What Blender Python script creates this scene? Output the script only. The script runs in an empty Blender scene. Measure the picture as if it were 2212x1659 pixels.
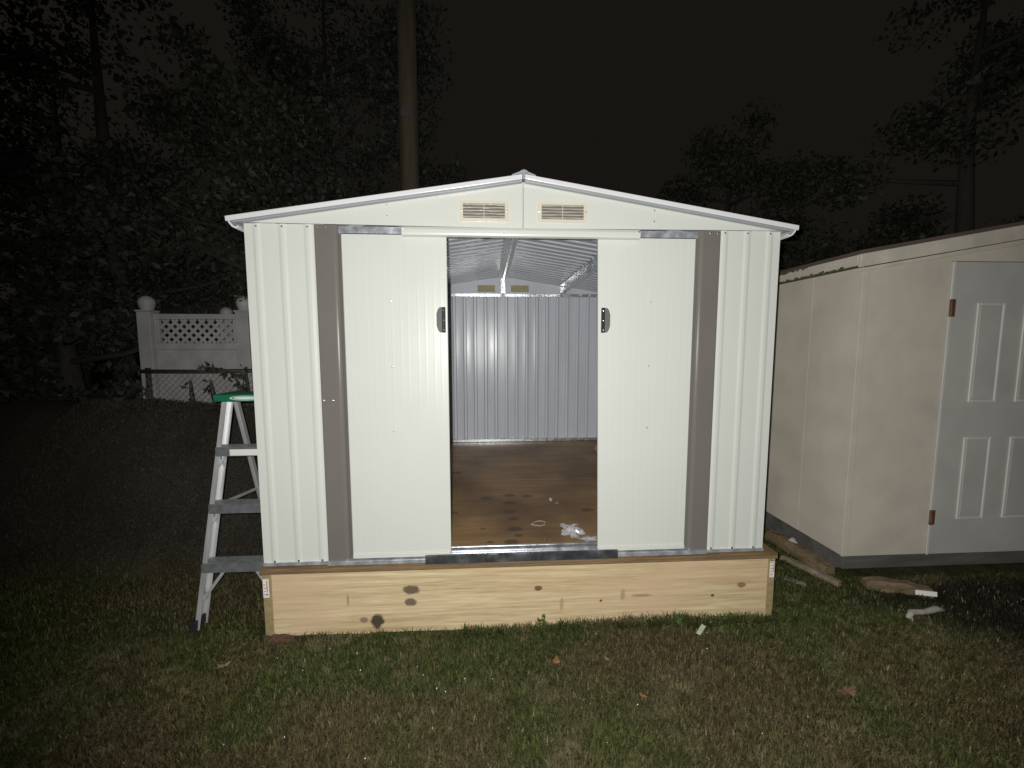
import bpy, bmesh, math, random
import numpy as np
from mathutils import Vector, Matrix
random.seed(7); rng = np.random.default_rng(7)
scene = bpy.context.scene
COL = scene.collection

# ------------------------------------------------------------------ camera, sky, flash, exposure
CAM = Vector((-0.1701, -2.0037, 1.3825))
YAW, PITCH, ROLL, LENS = 0.0584, 0.0925, -0.0011, 883.2255 / 2212 * 36
cy, sy, cp, sp = math.cos(YAW), math.sin(YAW), math.cos(PITCH), math.sin(PITCH)
fwd = Vector((sy * cp, cy * cp, -sp)); rgt = Vector((cy, -sy, 0)); upv = rgt.cross(fwd)
r2 = math.cos(ROLL) * rgt + math.sin(ROLL) * upv
u2 = -math.sin(ROLL) * rgt + math.cos(ROLL) * upv
cam_d = bpy.data.cameras.new('camera'); cam_d.sensor_width = 36; cam_d.lens = LENS
cam_d.clip_start = 0.05; cam_d.clip_end = 600
cam = bpy.data.objects.new('camera', cam_d); COL.objects.link(cam)
m3 = Matrix((r2, u2, -fwd)).transposed()
cam.matrix_world = Matrix.Translation(CAM) @ m3.to_4x4()
scene.camera = cam

world = bpy.data.worlds.new('World'); scene.world = world; world.use_nodes = True
wn = world.node_tree.nodes; wl = world.node_tree.links; wn.clear()
wo = wn.new('ShaderNodeOutputWorld'); wadd = wn.new('ShaderNodeAddShader')
sky = wn.new('ShaderNodeTexSky'); sky.sky_type = 'NISHITA'; sky.sun_disc = False
sky.sun_elevation = math.radians(-8); sky.sun_rotation = math.radians(200)
b1 = wn.new('ShaderNodeBackground'); b1.inputs['Strength'].default_value = 0.05
b2 = wn.new('ShaderNodeBackground')                      # town glow on the night sky
b2.inputs['Color'].default_value = (1.0, 0.84, 0.66, 1); b2.inputs['Strength'].default_value = 0.0088
wl.new(sky.outputs[0], b1.inputs['Color']); wl.new(b1.outputs[0], wadd.inputs[0])
wl.new(b2.outputs[0], wadd.inputs[1]); wl.new(wadd.outputs[0], wo.inputs['Surface'])

# the phone's flash, which lit this night photograph: a small lamp beside the lens
fl = bpy.data.lights.new('phone_flash', 'SPOT'); fl.energy = 106.0; fl.color = (0.99, 0.985, 0.935)
fl.shadow_soft_size = 0.008; fl.spot_size = math.radians(134); fl.spot_blend = 0.62
fl.use_nodes = True
fn = fl.node_tree.nodes; em = next(n for n in fn if n.type == 'EMISSION')
fo = fn.new('ShaderNodeLightFalloff'); fo.inputs['Strength'].default_value = 1.0
fa = fn.new('ShaderNodeMath'); fa.operation = 'MULTIPLY_ADD'; fa.inputs[1].default_value = 0.76     # part linear, part quadratic fall-off
fb = fn.new('ShaderNodeMath'); fb.operation = 'MULTIPLY'; fb.inputs[1].default_value = 0.40
fl.node_tree.links.new(fo.outputs['Linear'], fa.inputs[0]); fl.node_tree.links.new(fo.outputs['Quadratic'], fb.inputs[0])
fl.node_tree.links.new(fb.outputs[0], fa.inputs[2]); fl.node_tree.links.new(fa.outputs[0], em.inputs['Strength'])
flash = bpy.data.objects.new('phone_flash', fl); COL.objects.link(flash)
flash.location = CAM + rgt * -0.03 + upv * 0.02
flash.rotation_euler = (math.radians(90 - 8.0), 0, -YAW - math.radians(7))

vs = scene.view_settings
vs.view_transform = 'Standard'; vs.look = 'None'; vs.exposure = 0.0; vs.gamma = 1.0; vs.use_curve_mapping = False

# ------------------------------------------------------------------ materials
def nt(name):
    m = bpy.data.materials.new(name); m.use_nodes = True
    n = m.node_tree.nodes; l = m.node_tree.links
    return m, n, l, n['Principled BSDF']

def mat(name, col, rough=0.5, metal=0.0, spec=0.5, var=0.06, nscale=6.0, bump=0.0, bscale=60.0, stretch=(1, 1, 1), rvar=0.0):
    m, n, l, b = nt(name)
    b.inputs['Roughness'].default_value = rough; b.inputs['Metallic'].default_value = metal
    b.inputs['Specular IOR Level'].default_value = spec
    tc = n.new('ShaderNodeTexCoord'); mp = n.new('ShaderNodeMapping'); mp.inputs['Scale'].default_value = stretch
    l.new(tc.outputs['Object'], mp.inputs['Vector'])
    no = n.new('ShaderNodeTexNoise'); no.inputs['Scale'].default_value = nscale; no.inputs['Detail'].default_value = 6
    l.new(mp.outputs[0], no.inputs['Vector'])
    rp = n.new('ShaderNodeValToRGB')
    rp.color_ramp.elements[0].position = 0.3; rp.color_ramp.elements[1].position = 0.7
    rp.color_ramp.elements[0].color = tuple(max(0, c * (1 - var)) for c in col) + (1,)
    rp.color_ramp.elements[1].color = tuple(min(1, c * (1 + var)) for c in col) + (1,)
    l.new(no.outputs['Fac'], rp.inputs[0]); l.new(rp.outputs[0], b.inputs['Base Color'])
    if rvar:
        mr = n.new('ShaderNodeMapRange'); mr.inputs['From Min'].default_value = 0.3; mr.inputs['From Max'].default_value = 0.7
        mr.inputs['To Min'].default_value = max(0.02, rough - rvar); mr.inputs['To Max'].default_value = rough + rvar
        l.new(no.outputs['Fac'], mr.inputs[0]); l.new(mr.outputs[0], b.inputs['Roughness'])
    if bump:
        n2 = n.new('ShaderNodeTexNoise'); n2.inputs['Scale'].default_value = bscale; n2.inputs['Detail'].default_value = 4
        l.new(mp.outputs[0], n2.inputs['Vector'])
        bp = n.new('ShaderNodeBump'); bp.inputs['Strength'].default_value = bump; bp.inputs['Distance'].default_value = 0.01
        l.new(n2.outputs['Fac'], bp.inputs['Height']); l.new(bp.outputs[0], b.inputs['Normal'])
    return m

def vcol_mat(name, rough=0.8, spec=0.2, bump=0.0, bscale=90):
    m, n, l, b = nt(name)
    b.inputs['Roughness'].default_value = rough; b.inputs['Specular IOR Level'].default_value = spec
    a = n.new('ShaderNodeAttribute'); a.attribute_name = 'tint'
    tc = n.new('ShaderNodeTexCoord'); no = n.new('ShaderNodeTexNoise'); no.inputs['Scale'].default_value = bscale
    no.inputs['Detail'].default_value = 8
    l.new(tc.outputs['Object'], no.inputs['Vector'])
    mr = n.new('ShaderNodeMapRange'); mr.inputs['From Min'].default_value = .3; mr.inputs['From Max'].default_value = .7
    mr.inputs['To Min'].default_value = 0.55; mr.inputs['To Max'].default_value = 1.4
    l.new(no.outputs['Fac'], mr.inputs[0])
    mx = n.new('ShaderNodeVectorMath'); mx.operation = 'SCALE'
    l.new(a.outputs['Color'], mx.inputs[0]); l.new(mr.outputs[0], mx.inputs['Scale'])
    l.new(mx.outputs[0], b.inputs['Base Color'])
    if bump:
        bp = n.new('ShaderNodeBump'); bp.inputs['Strength'].default_value = bump; bp.inputs['Distance'].default_value = 0.02
        l.new(no.outputs['Fac'], bp.inputs['Height']); l.new(bp.outputs[0], b.inputs['Normal'])
    return m

def wood_mat(name, c1, c2, axis='x', rough=0.65, scale=1.0, knots=(), stain=None, kax='Z'):
    """long grain wood; knots = list of (x, z, rx, rz, colour, strength)"""
    m, n, l, b = nt(name)
    b.inputs['Roughness'].default_value = rough; b.inputs['Specular IOR Level'].default_value = 0.25
    tc = n.new('ShaderNodeTexCoord'); mp = n.new('ShaderNodeMapping')
    s = {'x': (1.1, 14, 34), 'y': (14, 1.1, 34), 'z': (34, 34, 1.1)}[axis]
    mp.inputs['Scale'].default_value = tuple(v * scale for v in s)
    l.new(tc.outputs['Object'], mp.inputs['Vector'])
    a = n.new('ShaderNodeTexNoise'); a.inputs['Scale'].default_value = 1.6; a.inputs['Detail'].default_value = 5; a.inputs['Distortion'].default_value = 0.7
    l.new(mp.outputs[0], a.inputs['Vector'])
    mp2 = n.new('ShaderNodeMapping'); mp2.inputs['Scale'].default_value = tuple(v * scale * 3.2 for v in s)
    l.new(tc.outputs['Object'], mp2.inputs['Vector'])
    f = n.new('ShaderNodeTexNoise'); f.inputs['Scale'].default_value = 2.2; f.inputs['Detail'].default_value = 3
    l.new(mp2.outputs[0], f.inputs['Vector'])
    mx = n.new('ShaderNodeMix'); mx.data_type = 'FLOAT'; mx.inputs['Factor'].default_value = 0.4
    l.new(a.outputs['Fac'], mx.inputs['A']); l.new(f.outputs['Fac'], mx.inputs['B'])
    rp = n.new('ShaderNodeValToRGB'); rp.color_ramp.elements[0].position = 0.38; rp.color_ramp.elements[1].position = 0.62
    rp.color_ramp.elements[0].color = c1 + (1,); rp.color_ramp.elements[1].color = c2 + (1,)
    l.new(mx.outputs['Result'], rp.inputs[0])
    col = rp.outputs[0]
    big = n.new('ShaderNodeTexNoise'); big.inputs['Scale'].default_value = 2.3; big.inputs['Detail'].default_value = 3
    l.new(tc.outputs['Object'], big.inputs['Vector'])
    if stain:
        m2 = n.new('ShaderNodeMix'); m2.data_type = 'RGBA'
        r2_ = n.new('ShaderNodeMapRange'); r2_.inputs['From Min'].default_value = 0.42; r2_.inputs['From Max'].default_value = 0.68
        r2_.inputs['To Max'].default_value = stain[1]
        l.new(big.outputs['Fac'], r2_.inputs[0]); l.new(r2_.outputs[0], m2.inputs['Factor'])
        l.new(col, m2.inputs['A']); m2.inputs['B'].default_value = stain[0] + (1,); col = m2.outputs['Result']
    if knots:
        sx = n.new('ShaderNodeSeparateXYZ'); l.new(tc.outputs['Object'], sx.inputs[0])
        kn = n.new('ShaderNodeTexNoise'); kn.inputs['Scale'].default_value = 45; kn.inputs['Detail'].default_value = 4
        l.new(tc.outputs['Object'], kn.inputs['Vector'])
    def M(op, a_, b_=None):
        q = n.new('ShaderNodeMath'); q.operation = op
        for i, v in enumerate((a_, b_)):
            if v is None: continue
            if isinstance(v, (int, float)): q.inputs[i].default_value = v
            else: l.new(v, q.inputs[i])
        return q.outputs[0]
    for (kx, kz, rx, rz, kc, ks) in knots:
        dx = M('DIVIDE', M('SUBTRACT', sx.outputs['X'], kx), rx)
        dz = M('DIVIDE', M('SUBTRACT', sx.outputs[kax], kz), rz)
        d = M('SQRT', M('ADD', M('MULTIPLY', dx, dx), M('MULTIPLY', dz, dz)))
        d = M('ADD', d, M('MULTIPLY', M('SUBTRACT', kn.outputs['Fac'], 0.5), 0.9))
        r3 = n.new('ShaderNodeMapRange'); r3.inputs['From Min'].default_value = 0.8; r3.inputs['From Max'].default_value = 1.25
        r3.inputs['To Min'].default_value = ks; r3.inputs['To Max'].default_value = 0.0
        l.new(d, r3.inputs[0])
        m3_ = n.new('ShaderNodeMix'); m3_.data_type = 'RGBA'; l.new(r3.outputs[0], m3_.inputs['Factor'])
        l.new(col, m3_.inputs['A']); m3_.inputs['B'].default_value = kc + (1,); col = m3_.outputs['Result']
    l.new(col, b.inputs['Base Color'])
    bp = n.new('ShaderNodeBump'); bp.inputs['Strength'].default_value = 0.25; bp.inputs['Distance'].default_value = 0.004
    l.new(mx.outputs['Result'], bp.inputs['Height']); l.new(bp.outputs[0], b.inputs['Normal'])
    return m

WHITE = mat('off white painted steel', (.625, .638, .602), .30, spec=.45, var=.012, nscale=3, bump=.015, bscale=9, rvar=.04)
WHITE2 = mat('gable painted steel', (.63, .64, .60), .22, spec=.45, var=.012, nscale=3, bump=.03, bscale=5)
INNER = mat('grey primed steel', (.50, .52, .57), .27, metal=.0, spec=.26, var=.05, nscale=5, bump=.01, bscale=7, stretch=(1, 1, .25), rvar=.04)
ROOFIN = mat('grey primed roof steel', (.52, .55, .60), .32, metal=.1, spec=.6, var=.06, nscale=5, bump=.02, bscale=7)
BROWN = mat('taupe painted steel', (.175, .160, .150), .15, spec=1.0, var=.03, nscale=4, bump=.012, bscale=12)
GALV = mat('galvanised steel', (.62, .64, .66), .27, metal=.85, var=.14, nscale=28, bump=.03, bscale=30, rvar=.08)
GALVD = mat('dull galvanised track', (.46, .48, .53), .40, metal=.5, var=.30, nscale=22, bump=.06, bscale=40, rvar=.12)
TRIM = mat('pale lilac roof trim', (.72, .71, .74), .26, spec=.6, var=.03, nscale=5)
TRIMG = mat('grey trim', (.33, .34, .37), .4, spec=.5, var=.05)
PLAST = mat('cream plastic', (.64, .60, .50), .35, spec=.5, var=.03)
SLAT = mat('glossy cream plastic', (.50, .46, .42), .13, spec=.8, var=.06, nscale=14, bump=.25, bscale=18, stretch=(1, 1, .4))
MESH = mat('tan vent mesh', (.30, .26, .15), .7, var=.2, nscale=80)
RUBB = mat('dark grey plastic', (.022, .022, .024), .6, spec=.25, var=.15, nscale=20)
GREYP = mat('mid grey plastic', (.12, .12, .122), .6, spec=.3, var=.08, nscale=12)
ROOFT = mat('brown roof paint', (.10, .07, .06), .5, var=.1)
STEEL = mat('zinc screw', (.7, .7, .68), .25, metal=.9, var=.1)
PAPER = mat('white paper tag', (.74, .72, .70), .6, var=.03)
ORANGE = mat('orange tag print', (.60, .26, .14), .6, var=.08)
ALU = mat('aluminium', (.62, .62, .63), .42, metal=.55, var=.10, nscale=18, stretch=(1, 1, .2), bump=.008, bscale=20, rvar=.08)
ALUD = mat('oxidised aluminium tread', (.28, .30, .31), .42, metal=.6, var=.2, nscale=30)
GREEN = mat('green plastic', (.012, .17, .085), .38, spec=.5, var=.12, nscale=14)
WPRINT = mat('white print', (.62, .74, .68), .5, var=.05)
KN = (.085, .065, .045)
BOARD = wood_mat('pale pine', (.43, .32, .17), (.70, .58, .37), 'x', knots=(
    (-.56, .165, .042, .022, (.10, .075, .05), .9), (-.565, .100, .030, .019, (.12, .09, .065), .9),
    (-.735, .005, .030, .036, (.05, .038, .03), .95), (-.80, .015, .020, .014, (.14, .09, .06), .7),
    (.078, .150, .018, .013, (.14, .055, .03), .9), (1.155, .128, .024, .014, (.17, .105, .05), .8),
    (1.00, .075, .010, .008, (.09, .05, .03), .9), (.405, .070, .007, .007, (.09, .05, .03), .9),
    (-.875, .125, .006, .032, (.28, .20, .10), .7), (.62, .09, .05, .007, (.22, .15, .08), .6),
    (.20, .06, .010, .035, (.33, .24, .13), .6), (.52, .10, .012, .03, (.30, .22, .12), .6)),
    stain=((.60, .43, .285), .75))
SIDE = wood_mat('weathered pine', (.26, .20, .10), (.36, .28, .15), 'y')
PLY = wood_mat('dark plywood', (.25, .145, .062), (.36, .225, .105), 'x', rough=.45, scale=.35, stain=((.15, .088, .042), .9), kax='Y', knots=(
    (-0.021, 0.889, 0.040, 0.028, (.07, .045, .025), .7),
    (-0.031, 0.748, 0.040, 0.028, (.07, .045, .025), .7),
    (-0.041, 0.595, 0.044, 0.030, (.07, .045, .025), .7),
    (-0.019, 0.483, 0.032, 0.022, (.07, .045, .025), .7),
    (-0.014, 0.336, 0.040, 0.028, (.07, .045, .025), .7),
    (-0.001, 0.253, 0.024, 0.017, (.07, .045, .025), .7),
    (-0.048, 0.176, 0.040, 0.028, (.07, .045, .025), .7),
    (0.105, 0.867, 0.040, 0.028, (.07, .045, .025), .7),
    (-0.191, 0.841, 0.040, 0.028, (.07, .045, .025), .7),
    (-0.441, 1.441, 0.048, 0.033, (.07, .045, .025), .7),
    (-0.163, 0.183, 0.020, 0.014, (.07, .045, .025), .7),
    (-0.206, 0.352, 0.016, 0.011, (.07, .045, .025), .7),
    (-0.390, 0.598, 0.020, 0.014, (.07, .045, .025), .7),
    (0.484, 0.593, 0.040, 0.028, (.07, .045, .025), .7)))
PLYEDGE = wood_mat('plywood edge', (.11, .075, .045), (.25, .17, .09), 'x', scale=2.2)
BEIGE = mat('beige siding paint', (.50, .455, .39), .65, spec=.25, var=.10, nscale=3.5, bump=.08, bscale=30)
BEIGET = mat('pale fascia paint', (.49, .455, .385), .55, spec=.3, var=.14, nscale=7, bump=.08, bscale=30)
SHED2D = mat('grey white door paint', (.41, .40, .375), .6, spec=.3, var=.10, nscale=3)
SHED2P = mat('door moulding paint', (.52, .51, .485), .5, spec=.35, var=.05)
RUST = mat('rusted hinge', (.10, .040, .016), .7, var=.4, nscale=40)
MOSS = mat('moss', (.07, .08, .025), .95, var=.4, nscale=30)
SKID = mat('weathered grey timber', (.085, .08, .075), .85, var=.3, nscale=14, stretch=(.2, 1, 1), bump=.3, bscale=40)
TIMB = wood_mat('old brown timber', (.10, .070, .042), (.19, .14, .085), 'x', rough=.85)
STICK = mat('bleached wood', (.34, .31, .28), .8, var=.2, nscale=30)
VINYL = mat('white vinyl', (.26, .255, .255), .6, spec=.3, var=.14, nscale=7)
DARKM = mat('rusted dark pipe', (.035, .022, .016), .7, var=.4, nscale=20)
WIRE = mat('chain link wire', (.12, .125, .13), .6, metal=.3, var=.1)
POLE = mat('weathered pole wood', (.062, .050, .031), .9, var=.3, nscale=5, stretch=(3, 3, .3), bump=.4, bscale=20)
BARK = mat('tree bark', (.030, .026, .020), .95, var=.3, nscale=9, stretch=(2, 2, .4), bump=.5, bscale=20)
LEAFG = vcol_mat('leaf green', .6, .3, bscale=8)
GRASSM = vcol_mat('grass blades', .75, .15, bscale=30)
SOILM = vcol_mat('lawn soil', .95, .1, bump=.6, bscale=70)
OAK = mat('dry oak leaf', (.26, .115, .05), .7, var=.25, nscale=30)
TANLF = mat('dry tan leaf', (.20, .14, .08), .7, var=.25, nscale=30)
CHIP = mat('pale green chip', (.42, .48, .34), .6, var=.08)
BAG, _n, _l, _b = nt('clear crumpled plastic')
_b.inputs['Base Color'].default_value = (.62, .60, .64, 1); _b.inputs['Roughness'].default_value = .2
_b.inputs['Alpha'].default_value = .55
GLASS, _n, _l, _b = nt('clear plastic cup')
_b.inputs['Base Color'].default_value = (.8, .82, .84, 1); _b.inputs['Roughness'].default_value = .08
_b.inputs['Alpha'].default_value = .35

# ------------------------------------------------------------------ mesh helpers
class MB:
    def __init__(s): s.v = []; s.f = []; s.mi = []
    def add(s, vs_, fs, mi=0):
        o = len(s.v); s.v += [tuple(p) for p in vs_]
        for f in fs: s.f.append(tuple(o + i for i in f)); s.mi.append(mi)
        return s
    def box(s, x0, x1, y0, y1, z0, z1, mi=0):
        vs_ = [(x, y, z) for z in (z0, z1) for y in (y0, y1) for x in (x0, x1)]
        return s.add(vs_, [(0, 2, 3, 1), (4, 5, 7, 6), (0, 1, 5, 4), (2, 6, 7, 3), (0, 4, 6, 2), (1, 3, 7, 5)], mi)
    def bar(s, a, b, w, h, side=Vector((1, 0, 0)), mi=0):
        """box bar from a to b; w along side, h along the third axis"""
        a = Vector(a); b = Vector(b); d = (b - a).normalized()
        sd = (side - d * side.dot(d)).normalized(); t = d.cross(sd)
        vs_ = [p + sd * (i * w / 2) + t * (j * h / 2) for p in (a, b) for i, j in ((-1, -1), (1, -1), (1, 1), (-1, 1))]
        return s.add(vs_, [(0, 3, 2, 1), (4, 5, 6, 7), (0, 1, 5, 4), (1, 2, 6, 5), (2, 3, 7, 6), (3, 0, 4, 7)], mi)
    def prism(s, pts, axis, lo, hi, mi=0):
        """extrude a polygon of 2D points; axis 'y': pts=(x,z); 'x': (y,z); 'z': (x,y)"""
        n = len(pts)
        def P(p, t): return {'y': (p[0], t, p[1]), 'x': (t, p[0], p[1]), 'z': (p[0], p[1], t)}[axis]
        vs_ = [P(p, lo) for p in pts] + [P(p, hi) for p in pts]
        fs = [tuple(range(n)), tuple(range(2 * n - 1, n - 1, -1))] + [(i, n + i, n + (i + 1) % n, (i + 1) % n) for i in range(n)]
        return s.add(vs_, fs, mi)
    def tube(s, pts, rad, seg=10, mi=0, cap=True):
        pts = [Vector(p) for p in pts]; rad = rad if isinstance(rad, (list, tuple)) else [rad] * len(pts)
        vs_ = []; fs = []
        for i, p in enumerate(pts):
            d = (pts[min(i + 1, len(pts) - 1)] - pts[max(i - 1, 0)]).normalized()
            ref = Vector((0, 0, 1)) if abs(d.z) < .9 else Vector((1, 0, 0))
            a = d.cross(ref).normalized(); b = d.cross(a)
            for k in range(seg):
                t = 2 * math.pi * k / seg
                vs_.append(p + (a * math.cos(t) + b * math.sin(t)) * rad[i])
        for i in range(len(pts) - 1):
            for k in range(seg):
                k2 = (k + 1) % seg
                fs.append((i * seg + k, i * seg + k2, (i + 1) * seg + k2, (i + 1) * seg + k))
        if cap: fs += [tuple(range(seg - 1, -1, -1)), tuple((len(pts) - 1) * seg + k for k in range(seg))]
        return s.add(vs_, fs, mi)
    def lathe(s, c, prof, seg=12, mi=0):
        return s.tube([(c[0], c[1], c[2] + z) for r, z in prof], [r for r, z in prof], seg, mi)
    def build(s, name, mats, parent=None, bevel=0.0, smooth=False, seg=2, loc=None):
        me = bpy.data.meshes.new(name); me.from_pydata(s.v, [], s.f)
        mats = mats if isinstance(mats, (list, tuple)) else [mats]
        for m in mats: me.materials.append(m)
        if len(mats) > 1: me.polygons.foreach_set('material_index', s.mi)
        bm = bmesh.new(); bm.from_mesh(me); bmesh.ops.recalc_face_normals(bm, faces=bm.faces)
        if bevel: bmesh.ops.bevel(bm, geom=list(bm.edges), offset=bevel, segments=seg, affect='EDGES', profile=.5)
        bm.to_mesh(me); bm.free()
        if smooth: me.polygons.foreach_set('use_smooth', [True] * len(me.polygons))
        o = bpy.data.objects.new(name, me); COL.objects.link(o)
        if parent: o.parent = parent; o.matrix_parent_inverse = Matrix.Translation(-Vector(parent_world(parent)))
        return o
def parent_world(p):
    return Vector(p.location) if p.parent is None else Vector((0, 0, 0))     # parts keep their mesh in world coordinates
def tag(o, label, cat=None, group=None, kind=None):
    if label: o['label'] = label
    if cat: o['category'] = cat
    if group: o['group'] = group
    if kind: o['kind'] = kind
    return o
def thing(name, loc, label, cat, group=None):
    o = bpy.data.objects.new(name, None); COL.objects.link(o); o.location = loc; o.empty_display_size = .1
    return tag(o, label, cat, group)
def inst(name, src, parent, loc, rot=(0, 0, 0), scale=1):
    """a further object sharing src's mesh; loc in world, parents are unrotated"""
    o = bpy.data.objects.new(name, src); COL.objects.link(o); o.parent = parent
    o.location = Vector(loc) - parent_world(parent); o.rotation_euler = rot; o.scale = (scale,) * 3
    return o
def sheet(prof, P, t, L0, L1):
    """thin profiled sheet: prof=[(u,n)], P(u,n,len)->xyz, outer slot 0, inner slot 1"""
    b = MB(); n = len(prof)
    vs_ = [P(u, h, L0) for u, h in prof] + [P(u, h, L1) for u, h in prof] + [P(u, h - t, L0) for u, h in prof] + [P(u, h - t, L1) for u, h in prof]
    fo_ = [(i, i + 1, n + i + 1, n + i) for i in range(n - 1)]
    fi = [(2 * n + i + 1, 2 * n + i, 3 * n + i, 3 * n + i + 1) for i in range(n - 1)]
    ed = [(2 * n + i, 2 * n + i + 1, i + 1, i) for i in range(n - 1)] + [(n + i, n + i + 1, 3 * n + i + 1, 3 * n + i) for i in range(n - 1)] + \
         [(0, n, 3 * n, 2 * n), (n - 1, 3 * n - 1, 4 * n - 1, 2 * n - 1)]
    b.add(vs_, fo_ + ed, 0)
    for f in fi: b.f.append(f); b.mi.append(1)
    return b
def bowed(u0, u1, first, pitch, w, h, sl, bow, k=8):
    """ribbed profile whose flats are slightly bowed between the ribs"""
    p = ribs(u0, u1, first, pitch, w, h, sl); o = []
    for a, b in zip(p[:-1], p[1:]):
        o.append(a)
        if a[1] == 0 and b[1] == 0 and b[0] - a[0] > .04:
            bb = bow * random.uniform(.5, 1.4)
            o += [(a[0] + (b[0] - a[0]) * i / k, bb * 4 * (i / k) * (1 - i / k)) for i in range(1, k)]
    return o + [p[-1]]
def ribs(u0, u1, first, pitch, w=.038, h=.0030, sl=.013):
    p = [(u0, 0)]; u = first
    while u + w / 2 < u1 - .004:
        if u - w / 2 > u0 + .002:
            p += [(u - w / 2, 0), (u - w / 2 + sl, h), (u + w / 2 - sl, h), (u + w / 2, 0)]
        u += pitch
    return p + [(u1, 0)]
scr = MB().lathe((0, 0, 0), [(.0052, 0), (.0052, .0012), (.0036, .003), (.0008, .0038)], 8)
_o = scr.build('screw_source', STEEL); SCREW = _o.data; bpy.data.objects.remove(_o)
FRONT = (math.radians(90), 0, 0)            # screw heads facing the camera (-y)

# ------------------------------------------------------------------ ground
def sm(a, b, x):
    t = np.clip((x - a) / (b - a), 0, 1); return t * t * (3 - 2 * t)
def vnoise(x, y, s, seed):
    r = np.random.default_rng(seed).random((64, 64)); x = x * s; y = y * s
    xi = np.floor(x).astype(int); yi = np.floor(y).astype(int); fx = x - xi; fy = y - yi
    fx = fx * fx * (3 - 2 * fx); fy = fy * fy * (3 - 2 * fy)
    g = lambda i, j: r[i % 64, j % 64]
    return (g(xi, yi) * (1 - fx) + g(xi + 1, yi) * fx) * (1 - fy) + (g(xi, yi + 1) * (1 - fx) + g(xi + 1, yi + 1) * fx) * fy
def fbm(x, y, s, seed):
    return sum(vnoise(x, y, s * 2 ** k, seed + k) * .5 ** (k + 1) for k in range(4)) / .9375
def gz(x, y):
    x = np.asarray(x, float); y = np.asarray(y, float)
    z = -.052 + 0 * x
    z = z - .05 * sm(-1.25, -1.65, x)
    wob = (fbm(x, y * 0, 1.3, 91) - .5) * .12
    z = z + (1.0 + wob) * sm(.55, 1.66, y) * (1 - sm(1.72, 2.0, y)) * sm(-1.78, -2.25, x) * (1 - sm(-5, -8, x))
    z = z + (fbm(x, y, 1.7, 11) - .5) * .05 + (vnoise(x, y, 14, 5) - .5) * .014
    near = (np.abs(x) < 1.45) & (y > -.12) & (y < 2.75)
    z = np.where(near, np.minimum(z, -.052 + (vnoise(x, y, 14, 5) - .5) * .014), z)
    return z
def gcol(x, y):
    """lawn colour: live green, thatch brown, dry tan in patches"""
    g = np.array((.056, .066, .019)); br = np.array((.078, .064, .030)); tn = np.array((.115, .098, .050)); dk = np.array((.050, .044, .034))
    n1 = fbm(x, y, 1.9, 21); n2 = fbm(x, y, 4.5, 31); n3 = fbm(x, y, 9, 41)
    bias = .30 * np.exp(-((x + .55) / .55) ** 2 - ((y + .22) / .28) ** 2) + .26 * np.exp(-((y + .02) / .13) ** 2) * (x > -.2) \
        - .20 * np.exp(-((x - .55) / .6) ** 2 - ((y + .33) / .16) ** 2) + .12 * np.exp(-((x - 1.5) / .5) ** 2 - ((y - .1) / .5) ** 2)
    wg = np.clip((n1 * .6 + n2 * .4 - .47 + bias) * 4.5 + .35, 0, 1)[..., None]
    wt = np.clip((n3 * .6 + n2 * .4 - .56) * 5, 0, .8)[..., None]
    c = br * (1 - wg) + g * wg; c = c * (1 - wt) + tn * wt
    bank = (sm(.45, .85, y) * sm(-1.6, -1.95, x))[..., None]
    dark_right = (sm(.2, .5, fbm(x, y, 2.2, 61)) * sm(1.75, 2.2, x + .9 * np.minimum(y, 0) + .3 * (fbm(x, y, 3, 62) - .5)) * sm(.32, .15, y))[..., None]  # patchy mask that takes the ground to near black at the lower right
    c = c * (1 - bank) + dk * (.7 + .6 * n2[..., None]) * bank
    return (c * (1 - .92 * dark_right) + dk * .30 * .92 * dark_right) * .90
def axis(fine0, fine1, st, far):
    a = list(np.arange(fine0, fine1 + 1e-6, st)); lo = fine0; d = st
    pre = []; 
    while lo > -far: d *= 1.35; lo -= d; pre.append(lo)
    hi = a[-1]; d = st; post = []
    while hi < far: d *= 1.35; hi += d; post.append(hi)
    return np.array(pre[::-1] + a + post)
gx = axis(-3.6, 3.2, .025, 150); gy = axis(-1.5, 2.4, .025, 150)
X, Y = np.meshgrid(gx, gy); Z = gz(X, Y)
nx, ny = len(gx), len(gy)
vv = np.stack([X, Y, Z], -1).reshape(-1, 3)
ii = (np.arange(ny - 1)[:, None] * nx + np.arange(nx - 1)[None]).ravel()
ff = np.stack([ii, ii + 1, ii + nx + 1, ii + nx], -1)
def np_mesh(name, verts, faces, k, colors=None, mat_=None, smooth=True):
    me = bpy.data.meshes.new(name); me.vertices.add(len(verts)); me.vertices.foreach_set('co', verts.astype(np.float32).ravel())
    me.loops.add(faces.size); me.loops.foreach_set('vertex_index', faces.astype(np.int32).ravel())
    me.polygons.add(len(faces)); me.polygons.foreach_set('loop_start', np.arange(0, faces.size, k, dtype=np.int32))
    me.polygons.foreach_set('loop_total', np.full(len(faces), k, np.int32))
    me.update(); me.validate()
    if smooth: me.polygons.foreach_set('use_smooth', np.ones(len(faces), bool))
    if colors is not None:
        a = me.color_attributes.new('tint', 'FLOAT_COLOR', 'POINT')
        a.data.foreach_set('color', np.concatenate([colors, np.ones((len(colors), 1))], -1).astype(np.float32).ravel())
    if mat_: me.materials.append(mat_)
    o = bpy.data.objects.new(name, me); COL.objects.link(o); return o
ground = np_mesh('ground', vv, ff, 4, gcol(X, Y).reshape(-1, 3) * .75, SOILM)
ground['kind'] = 'structure'

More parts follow.
